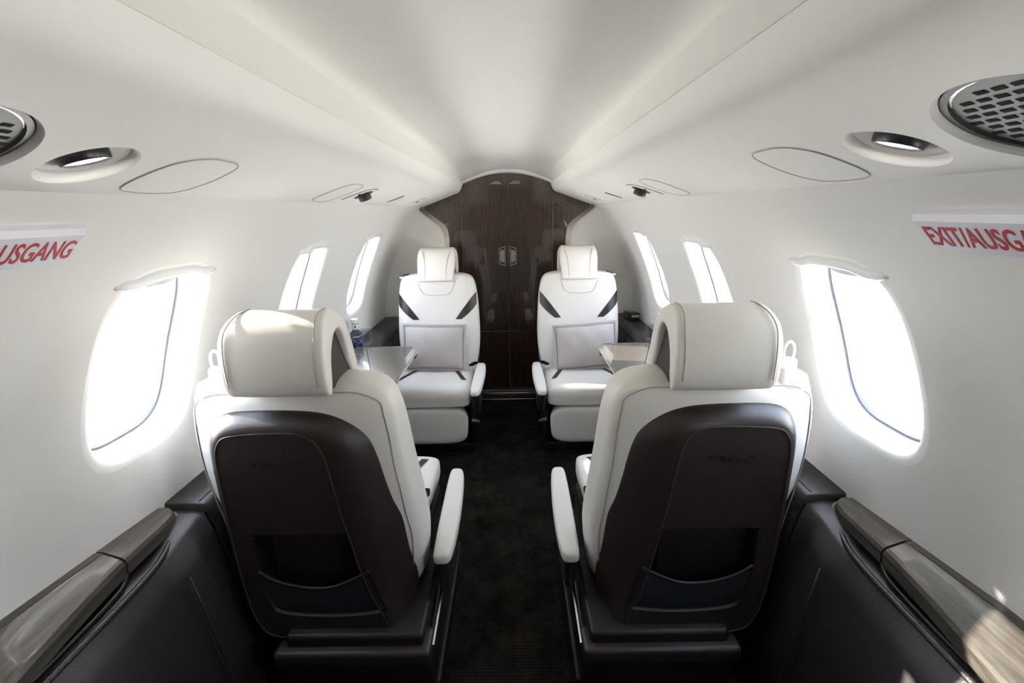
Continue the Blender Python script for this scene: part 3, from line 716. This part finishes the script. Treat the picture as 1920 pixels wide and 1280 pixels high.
    # --- brown rear shell. E outer edge, S inner stitched outline (asymmetric, aisle side = +x)
    E = [(-0.150, -0.222, 0.861), (-0.060, -0.226, 0.866), (0.040, -0.226, 0.862), (0.095, -0.224, 0.849), (0.138, -0.218, 0.825), (0.168, -0.212, 0.792), (0.182, -0.208, 0.745), (0.194, -0.202, 0.672),
         (0.210, -0.190, 0.605), (0.228, -0.175, 0.545), (0.236, -0.160, 0.460), (0.236, -0.150, 0.350), (0.230, -0.145, 0.280), (0.195, -0.15, 0.232), (0.03, -0.17, 0.215), (-0.135, -0.16, 0.225), (-0.190, -0.13, 0.270), (-0.212, -0.12, 0.360), (-0.215, -0.14, 0.460), (-0.214, -0.17, 0.570), (-0.214, -0.195, 0.680), (-0.210, -0.205, 0.775), (-0.195, -0.212, 0.830)]
    S_ = [(-0.135, 0.820), (-0.062, 0.826), (0.008, 0.826), (0.040, 0.818), (0.062, 0.800), (0.075, 0.770), (0.082, 0.730), (0.090, 0.670),
          (0.098, 0.605), (0.110, 0.545), (0.124, 0.460), (0.146, 0.370), (0.172, 0.295), (0.165, 0.250), (0.03, 0.236), (-0.110, 0.246), (-0.150, 0.285), (-0.166, 0.360), (-0.172, 0.460), (-0.174, 0.570), (-0.174, 0.680), (-0.172, 0.765), (-0.160, 0.803)]
    YB = -0.272
    Es = spline(E, 5); Ss = spline([(x, YB, z) for x, z in S_], 5)
    cen = Vector((0, 0, 0.55))
    rings = []
    rings.append([Vector((p.x*0.97, p.y+0.05, p.z*0.99+0.0055)) for p in Es])
    rings.append([Vector((p.x, p.y+0.004, p.z)) for p in Es])
    for f in (0.0, 0.10, 0.25, 0.45, 0.65, 0.85, 1.0):
        row = []
        for a, b in zip(Es, Ss):
            g = 1-(1-f)**2.2
            row.append(Vector((a.x+(b.x-a.x)*f, a.y-0.006+(b.y-a.y+0.006)*g, a.z+(b.z-a.z)*f)))
        rings.append(row)
    shell = part('back_shell', loft(rings, True, False, False), BROWN, smooth=60)
    part('stitching', tube([p+Vector((0, -0.0008, 0)) for p in Ss], 0.0016, 6, True), BROWN_SEAM, shell, 180)
    PK = [(-0.128, 0.548), (-0.118, 0.557), (0.104, 0.557), (0.114, 0.548), (0.128, 0.500), (0.146, 0.442), (0.164, 0.380), (0.178, 0.330), (0.165, 0.318), (0.10, 0.309), (0.04, 0.307), (-0.03, 0.310), (-0.095, 0.322), (-0.112, 0.350), (-0.124, 0.400), (-0.131, 0.450), (-0.132, 0.500)]
    PKs = [(p.x, p.z) for p in spline([(x, 0, z) for x, z in PK], 4)]
    So = [(p.x, p.z) for p in Ss]
    grid = [(-0.2+0.02*i, 0.22+0.02*j) for i in range(22) for j in range(32)]
    ctr = (0.0, 0.53)
    shrinkS = [(ctr[0]+(x-ctr[0])*.95, ctr[1]+(z-ctr[1])*.97) for x, z in So]
    growP = [(0.02+(x-0.02)*1.06, 0.43+(z-0.43)*1.06) for x, z in PKs]
    grid = [g for g in grid if inside(g[0], g[1], shrinkS) and not inside(g[0], g[1], growP)]
    V, F = cdt(So, [PKs], grid, lambda x, y: inside(x, y, So) and not inside(x, y, PKs))
    part('back_panel', ([(v.x, YB, v.y) for v in V], F), BROWN, shell, 180)
    rings = [[(x, YB+d, z) for x, z in PKs] for d in (0.0,)] + [[(0.02+(x-0.02)*f, YB+d, 0.43+(z-0.43)*f) for x, z in PKs] for f, d in ((0.99, 0.002), (0.97, 0.007), (0.965, 0.035))]
    part('pocket_recess', loft(rings, True, False, True), BROWN2, shell, 60)
    part('literature_panel', rbox(-0.095, 0.105, YB+0.024, YB+0.034, 0.42, 0.545, 0.004), BROWN2, shell, 40)
    strap = [(-0.128, 0.448), (-0.10, 0.426), (-0.06, 0.408), (-0.01, 0.397), (0.04, 0.397), (0.08, 0.410), (0.12, 0.430), (0.146, 0.446)]
    st = spline([(x, YB-0.001, z) for x, z in strap], 4, False)
    low = []
    for p in st:
        u = (p.x+0.128)/0.274; low.append((-0.108+u*0.275, 0.316-0.008*math.sin(u*math.pi)))
    rows = []
    for k in range(6):
        f = k/5; rows.append([(p.x+(q[0]-p.x)*f, YB+0.004+0.004*f-0.004*math.sin(f*math.pi), p.z+(q[1]-p.z)*f) for p, q in zip(st, low)])
    pk = part('seat_pocket', loft(rows, False), BLACK, shell, 180)
    part('pocket_trim', tube([(p.x, p.y+0.003, p.z) for p in st], 0.0042, 8), BROWN, pk, 180)
    # embossed wordmark
    me = textmesh('PILATUS', 0.020, 0.0004); me.materials.append(BROWN2)
    o = bpy.data.objects.new('embossed_wordmark', me); COL.objects.link(o); o.parent = shell
    xs_ = [v.co.x for v in me.vertices]; wdt = max(xs_)-min(xs_); k = 0.075/wdt
    # read from behind: viewer looks along +local y, so text x runs to the viewer's right = +x (local) for both hands
    o.matrix_local = Matrix(((k, 0.20, 0, -0.040*h-0.0375), (0, 0, -1, YB-0.0003), (0, 1, 0, 0.742), (0, 0, 0, 1)))
    for sg in (-1, 1):
        vs = [(sg*a-0.040*h, YB-0.0006, z) for a, z in ((0.042, 0.7540), (0.066, 0.7540), (0.061, 0.7510), (0.050, 0.7505), (0.056, 0.7475), (0.052, 0.7440), (0.042, 0.7440))]
        mk('embossed_wing', vs, [tuple(range(7))], BROWN2, shell, 0)
    # --- seat cushion
    d = cush_d; rings = []
    yy = [-0.10, 0.0, d*0.35, d*0.7, d-0.05, d-0.018, d-0.003, d+0.002, d]
    zt = [0.390, 0.397, 0.412, 0.422, 0.422, 0.412, 0.392, 0.368, 0.345]
    zb = [0.31, 0.31, 0.31, 0.31, 0.31, 0.312, 0.315, 0.320, 0.33]
    hw = [0.205, 0.212, 0.224, 0.230, 0.230, 0.227, 0.221, 0.214, 0.206]
    for y, a, b, w_ in zip(yy, zt, zb, hw):
        rings.append([(p*w_, y, (a+b)/2+q*(a-b)/2 + (0.006*(abs(p)**2) if q > 0 else 0)) for p, q in sup(48, 1, 1, 4.5)])
    cu = part('seat_cushion', loft(rings, True, True, True), CREAM, smooth=180, sub=1)
    def ct(x, y, dd=0.001):
        i = interp(y, yy, zt); w_ = interp(y, yy, hw); j = interp(y, yy, zb); a = min(abs(x)/w_, .99)
        q = (1-a**4.5)**(1/4.5); return (x, y, (i+j)/2+q*(i-j)/2+0.006*a*a+dd)
    for sg in (-1, 1):
        rr = []
        for k in range(5):
            f = k/4; row = []
            for i in range(11):
                u = i/10; x = 0.085+0.083*u; y = 0.03+0.27*u**0.9
                row.append(ct(sg*(x+0.026*f), y, 0.0015))
            rr.append(row)
        part('accent_stripe', loft(rr, False), BROWN, cu, 180)
    # --- legrest
    rings = []
    for y, zt_, zb_, w_ in ((d-0.14, 0.305, 0.14, 0.18), (d-0.06, 0.310, 0.115, 0.20), (d-0.02, 0.310, 0.098, 0.212), (d-0.004, 0.303, 0.102, 0.216), (d+0.003, 0.282, 0.125, 0.210), (d+0.004, 0.26, 0.15, 0.198)):
        rings.append([(p*w_*(1-0.07*(1-(q+1)/2)), y, (zt_+zb_)/2+q*(zt_-zb_)/2) for p, q in sup(48, 1, 1, 4.5)])
    part('leg_rest', loft(rings, True, True, True), CREAM, smooth=180, sub=1)
    # --- base
    bx, bw = base_x, base_hw
    bs = part('base', rbox(bx-bw, bx+bw, -0.29, min(0.30, d-0.06), 0.0, 0.205, 0.012), BROWN2)
    part('base_rim', rbox(bx-bw-0.006, bx+bw+0.004, -0.318, -0.235, 0.188, 0.235, 0.012), BROWN, bs)
    part('base_upper', rbox(bx-bw+0.02, bx+bw-0.015, -0.295, 0.02, 0.205, 0.268, 0.012), BROWN2, bs)
    part('floor_plate', rbox(bx-bw-0.012, bx+bw+0.012, -0.25, min(0.33, d-0.05), 0.0, 0.055, 0.010), BROWN2, bs)
    part('base_rail', tube([(bx+bw+0.004, -0.28, 0.215), (bx+bw+0.004, 0.25, 0.245)], 0.006, 8), METAL, bs)
    # --- aisle armrest (stowed at cushion height)
    ax0 = 0.276 if near else 0.230; al = 0.45; ay = arm_y; az = arm_z
    rings = []
    for u, w_, hgt, dx in ((0.0, 0.014, 0.020, 0.006), (0.012, 0.022, 0.034, 0.004), (0.05, 0.026, 0.040, 0.002), (0.25, 0.031, 0.044, 0.0), (0.6, 0.031, 0.044, 0.002), (0.85, 0.028, 0.042, 0.006), (0.95, 0.024, 0.038, 0.008), (0.985, 0.019, 0.030, 0.010), (1.0, 0.010, 0.020, 0.012)):
        if near:   # rear end of the pad is squared off, front rounded
            pass
        c_ = ax0+0.034-dx*(1 if near else 1)
        rings.append([(c_+p*w_, ay+al*u, az-0.022+q*hgt/2) for p, q in sup(32, 1, 1, 3.6)])
    ar = part('armrest', loft(rings, True, True, True), CREAM, smooth=180, sub=1)
    part('seam', tube([(ax0+0.010, ay+0.03, az-0.010), (ax0+0.006, ay+0.2, az-0.008), (ax0+0.010, ay+0.42, az-0.012)], 0.0012, 5), CREAM_SEAM, ar, 180)
    rings = []
    ra = (0.27, 0.445) if not near else (0.005, 0.30)
    for z, y0, y1, w_ in ((az-0.040, ay+ra[0]-.0, ay+ra[1], 0.026), (az-0.09, ay+ra[0]+.005, ay+ra[1]-.01, 0.022), (az-0.13, ay+ra[0]+.015, ay+ra[1]-.04, 0.019), (az-0.16, ay+ra[0]+.04, ay+ra[1]-.08, 0.013)):
        rings.append([(ax0+0.030+p*w_, (y0+y1)/2+q*(y1-y0)/2, z) for p, q in sup(28, 1, 1, 4.0)])
    part('armrest_support', loft(rings, True, True, True), BROWN, ar, 60)
    ly = ay + (0.33 if not near else 0.02)
    part('recline_lever', loft([[(0.225, ly-0.01, 0.232), (0.225, ly+0.03, 0.232), (0.225, ly+0.03, 0.224), (0.225, ly-0.01, 0.224)], [(0.268, ly-0.004, 0.222), (0.268, ly+0.020, 0.222), (0.268, ly+0.020, 0.215), (0.268, ly-0.004, 0.215)]], True, True, True), CHROME, root, 30)
    part('side_frame', rbox(0.215, 0.235, -0.08, d-0.08, 0.06, 0.33, 0.008), BROWN2)
    # --- harness guide on the window-side shoulder, buckle on the aisle side
    gm = CREAM if near else DARKM
    hg = part('harness_housing', loft([[(-0.195+p*(0.046-0.010*f), -0.165+q*(0.055-0.008*f), 0.888+0.052*f - (0.018*f if p < -0.5 else 0)) for p, q in sup(28, 1, 1, 5)] for f in (0, 0.4, 0.85, 1.0)], True, True, True), CREAM if near else DARKM, root, 50) if near else part('harness_housing', rbox(-0.215, -0.150, -0.19, -0.12, 0.892, 0.925, 0.006), CREAM)
    if near:
        lo = [(-0.222+0.013*math.cos(a), -0.13, 0.955+0.026*math.sin(a)) for a in [2*math.pi*k/20 for k in range(20)]]
        part('belt_ring', tube(lo, 0.0042, 8, True), GREYP, hg, 180)
        part('strap', rbox(-0.244, -0.202, -0.145, -0.115, 0.905, 0.942, 0.012), CREAM, hg, 60)
    else:
        pts = [(-0.232, -0.13, 0.915), (-0.222, -0.12, 0.930), (-0.205, -0.12, 0.932), (-0.195, -0.12, 0.942), (-0.178, -0.12, 0.940), (-0.168, -0.12, 0.945)]
        part('belt_ring', tube(pts, 0.0042, 6), DARKM, hg, 180)
        part('strap', rbox(-0.225, -0.165, -0.14, -0.11, 0.918, 0.930, 0.003), GREYP, hg, 40)
    part('belt_buckle', loft([[(0.198+0.012*p+0.030*f, 0.05+0.016*f+0.008*q, 0.420+0.020*f+0.010*q) for p, q in sup(16, 1, 1, 4)] for f in (0, 0.5, 1)], True, True, True), DARKM, root, 30)
    return root
NX = 0.485
seat('cabin_seat', (-NX, 1.20, 0), 1, 1, 'cream leather seat with dark brown back shell, nearest on the left, seen from behind', -0.17, 0.405, 0.36, 0.092, 0.195, True)
seat('cabin_seat', (NX, 1.20, 0), 1, -1, 'cream leather seat with dark brown back shell, nearest on the right, seen from behind', -0.17, 0.405, 0.36, 0.092, 0.195, True)
seat('cabin_seat', (-0.425, 2.62, 0), -1, -1, 'cream leather seat facing the camera at the far left, holding a woven pillow', 0.06, 0.445, 0.43, 0.02, 0.195, False)
seat('cabin_seat', (0.425, 2.62, 0), -1, 1, 'cream leather seat facing the camera at the far right, holding a woven pillow', 0.06, 0.445, 0.43, 0.02, 0.195, False)

# ------------------------------------------------------------ pillows
def pillow(loc, rot, lab):
    root = empty('throw_pillow', loc, label=lab, cat='pillow'); root.rotation_euler = rot
    W, H = 0.172, 0.124; n, m = 28, 22; mb = MB()
    for sg in (-1, 1):
        vs = []; fs = []
        for i in range(n+1):
            for j in range(m+1):
                a, b = -1+2*i/n, -1+2*j/m
                t = 0.060*((1-abs(a)**2.6)**0.6)*((1-abs(b)**2.6)**0.6)
                sh = 1-0.035*(1-a*a)*abs(b)**3; sv = 1-0.03*(1-b*b)*abs(a)**3
                x, z = a*W*sv, b*H*sh
                t += 0.0025*math.sin(9*x/W+3*z/H)*(t/0.05) - 0.008*math.exp(-((a-.1)/.12)**2-((b-0.85)/.2)**2)
                vs.append((x, sg*max(t, 0.003), z))
        for i in range(n):
            for j in range(m):
                q = i*(m+1)+j; fs.append((q, q+1, q+m+2, q+m+1))
        mb.add(vs, fs)
    mb.build('cover', WEAVE, root, 180)
    out = []
    for k in range(96):
        u = k/96*4; s = int(u); f = u-s
        a, b = [(-1+2*f, -1), (1, -1+2*f), (1-2*f, 1), (-1, 1-2*f)][s]
        sh = 1-0.035*(1-a*a)*abs(b)**3; sv = 1-0.03*(1-b*b)*abs(a)**3
        out.append((a*W*sv, b*H*sh))
    r1 = [(x, -0.004, z) for x, z in out]; r2_ = [(x*1.085, -0.0025, z*1.11) for x, z in out]; r3 = [(x*1.085, 0.0025, z*1.11) for x, z in out]; r4 = [(x, 0.004, z) for x, z in out]
    mk('flange', *loft([r1, r2_, r3, r4], True), WEAVE, root, 60)
    mk('edge_stitching', *tube([(x*1.005, -0.0062, z*1.005) for x, z in out], 0.0016, 5, True), STITCH, root, 180)
    return root
pillow((-0.432, 2.530, 0.545), (R(-12), R(1.5), 0), 'woven beige pillow leaning on the far left seat')
pillow((0.447, 2.522, 0.540), (R(-12), R(-4), 0), 'woven beige pillow leaning on the far right seat')

# ------------------------------------------------------------ bottles, tumblers, handset
def lathe(prof, n=32, p=2, sq=None):
    rings = []
    for i, (r, z) in enumerate(prof):
        pp = sq[i] if sq else p
        rings.append([(a, b, z) for a, b in sup(n, r, r, pp)])
    return loft(rings, True, True, True)
for sd in (-1, 1):
    S = SIDEN[sd]
    b = empty('water_bottle', (sd*0.805, 2.330, 0.597), label='blue glass bottle with white cap on the %s console behind the headrest' % S, cat='bottle')
    b.rotation_euler = (0, 0, R(-20*sd)); b.scale = (1.12, 1.12, 1.12)
    mk('bottle_body', *lathe([(0.024, 0.0), (0.0285, 0.003), (0.029, 0.01), (0.029, 0.075), (0.026, 0.088), (0.016, 0.098), (0.0135, 0.103), (0.013, 0.112)], 32, 4, [4, 4, 4, 4, 3.5, 2.5, 2, 2]), BLUEG, b, 50)
    mk('neck_label', *lathe([(0.0145, 0.104), (0.0148, 0.106), (0.0148, 0.129), (0.0142, 0.131)]), WHITEP, b, 50)
    mk('neck_band', *lathe([(0.0156, 0.1305), (0.0156, 0.133)]), BLUEG, b, 50)
    mk('cap', *lathe([(0.0158, 0.133), (0.0165, 0.135), (0.0165, 0.150), (0.0155, 0.153), (0.008, 0.154)]), WHITEP, b, 50)
    mk('gold_mark', *rbox(-0.004, 0.004, -0.0156, -0.0145, 0.112, 0.123, 0), BRONZE, b, 0)
    mb = MB()
    for k in range(5):
        x = -0.014+k*0.006; mb.add(*rbox(x, x+0.004, -0.0300, -0.0288, 0.070, 0.075, 0))
    for k in range(12):
        x = random.uniform(-0.015, 0.012); z = 0.02+0.0035*k; mb.add(*rbox(x, x+random.uniform(.003, .008), -0.0300, -0.0288, z, z+0.0012, 0))
    mb.build('bottle_print', WHITEP, b, 0)
    g = empty('glass_tumbler', (sd*0.782, 2.415, 0.605), label='clear tumbler beside the blue bottle on the %s console' % S, cat='glass')
    mk('tumbler_body', *loft([[(a, b_, z) for a, b_ in sup(32, r, r, 2)] for r, z in ((0.022, 0.0), (0.024, 0.004), (0.026, 0.085), (0.0265, 0.088), (0.025, 0.087), (0.0225, 0.008))], True, True, True), CLEAR, g, 50)
ph = empty('handset', (0.800, 2.93, 0.604), label='black cordless handset in its cradle on the right console near the doors', cat='phone')
ph.rotation_euler = (0, 0, R(8))
mk('cradle', *rbox(-0.034, 0.034, -0.062, 0.055, 0.0, 0.030, 0.008), DARKM, ph)
mk('handset_body', *rbox(-0.027, 0.040, -0.070, 0.050, 0.026, 0.046, 0.008), DARKM, ph).rotation_euler = (R(-3), 0, 0)
mk('screen', *rbox(-0.018, 0.032, -0.0712, -0.069, 0.022, 0.038, 0.001), GREYP, ph, 0)
mb = MB()
for i in range(3):
    for j in range(3): mb.add(*rbox(-0.016+i*0.017, -0.006+i*0.017, -0.03+j*0.02, -0.018+j*0.02, 0.0455, 0.0478, 0.001))
mb.build('keypad', GREYP, ph, 30)
mk('plug', *rbox(-0.01, 0.012, -0.07, -0.06, 0.0, 0.008, 0.002), DARKM, ph)

# light portals at the window openings (sampling guides for the sky light)
for sd in (-1, 1):
    for yc in WIN[sd]:
        al = bpy.data.lights.new('window_portal', 'AREA'); al.shape = 'RECTANGLE'; al.size = 0.30; al.size_y = 0.46
        al.cycles.is_portal = True
        o = bpy.data.objects.new('window_portal', al); COL.objects.link(o)
        p = wp(sd, SC_, yc, 0.13); a = wp(sd, SC_, yc, 0.0); dirn = (a-p).normalized()
        o.location = p
        yv = Vector((0, 1, 0)); zv = -dirn; xv = yv
        yv2 = zv.cross(xv)
        Mx = Matrix((xv, yv2, zv)).transposed().to_4x4(); Mx.translation = p; o.matrix_world = Mx
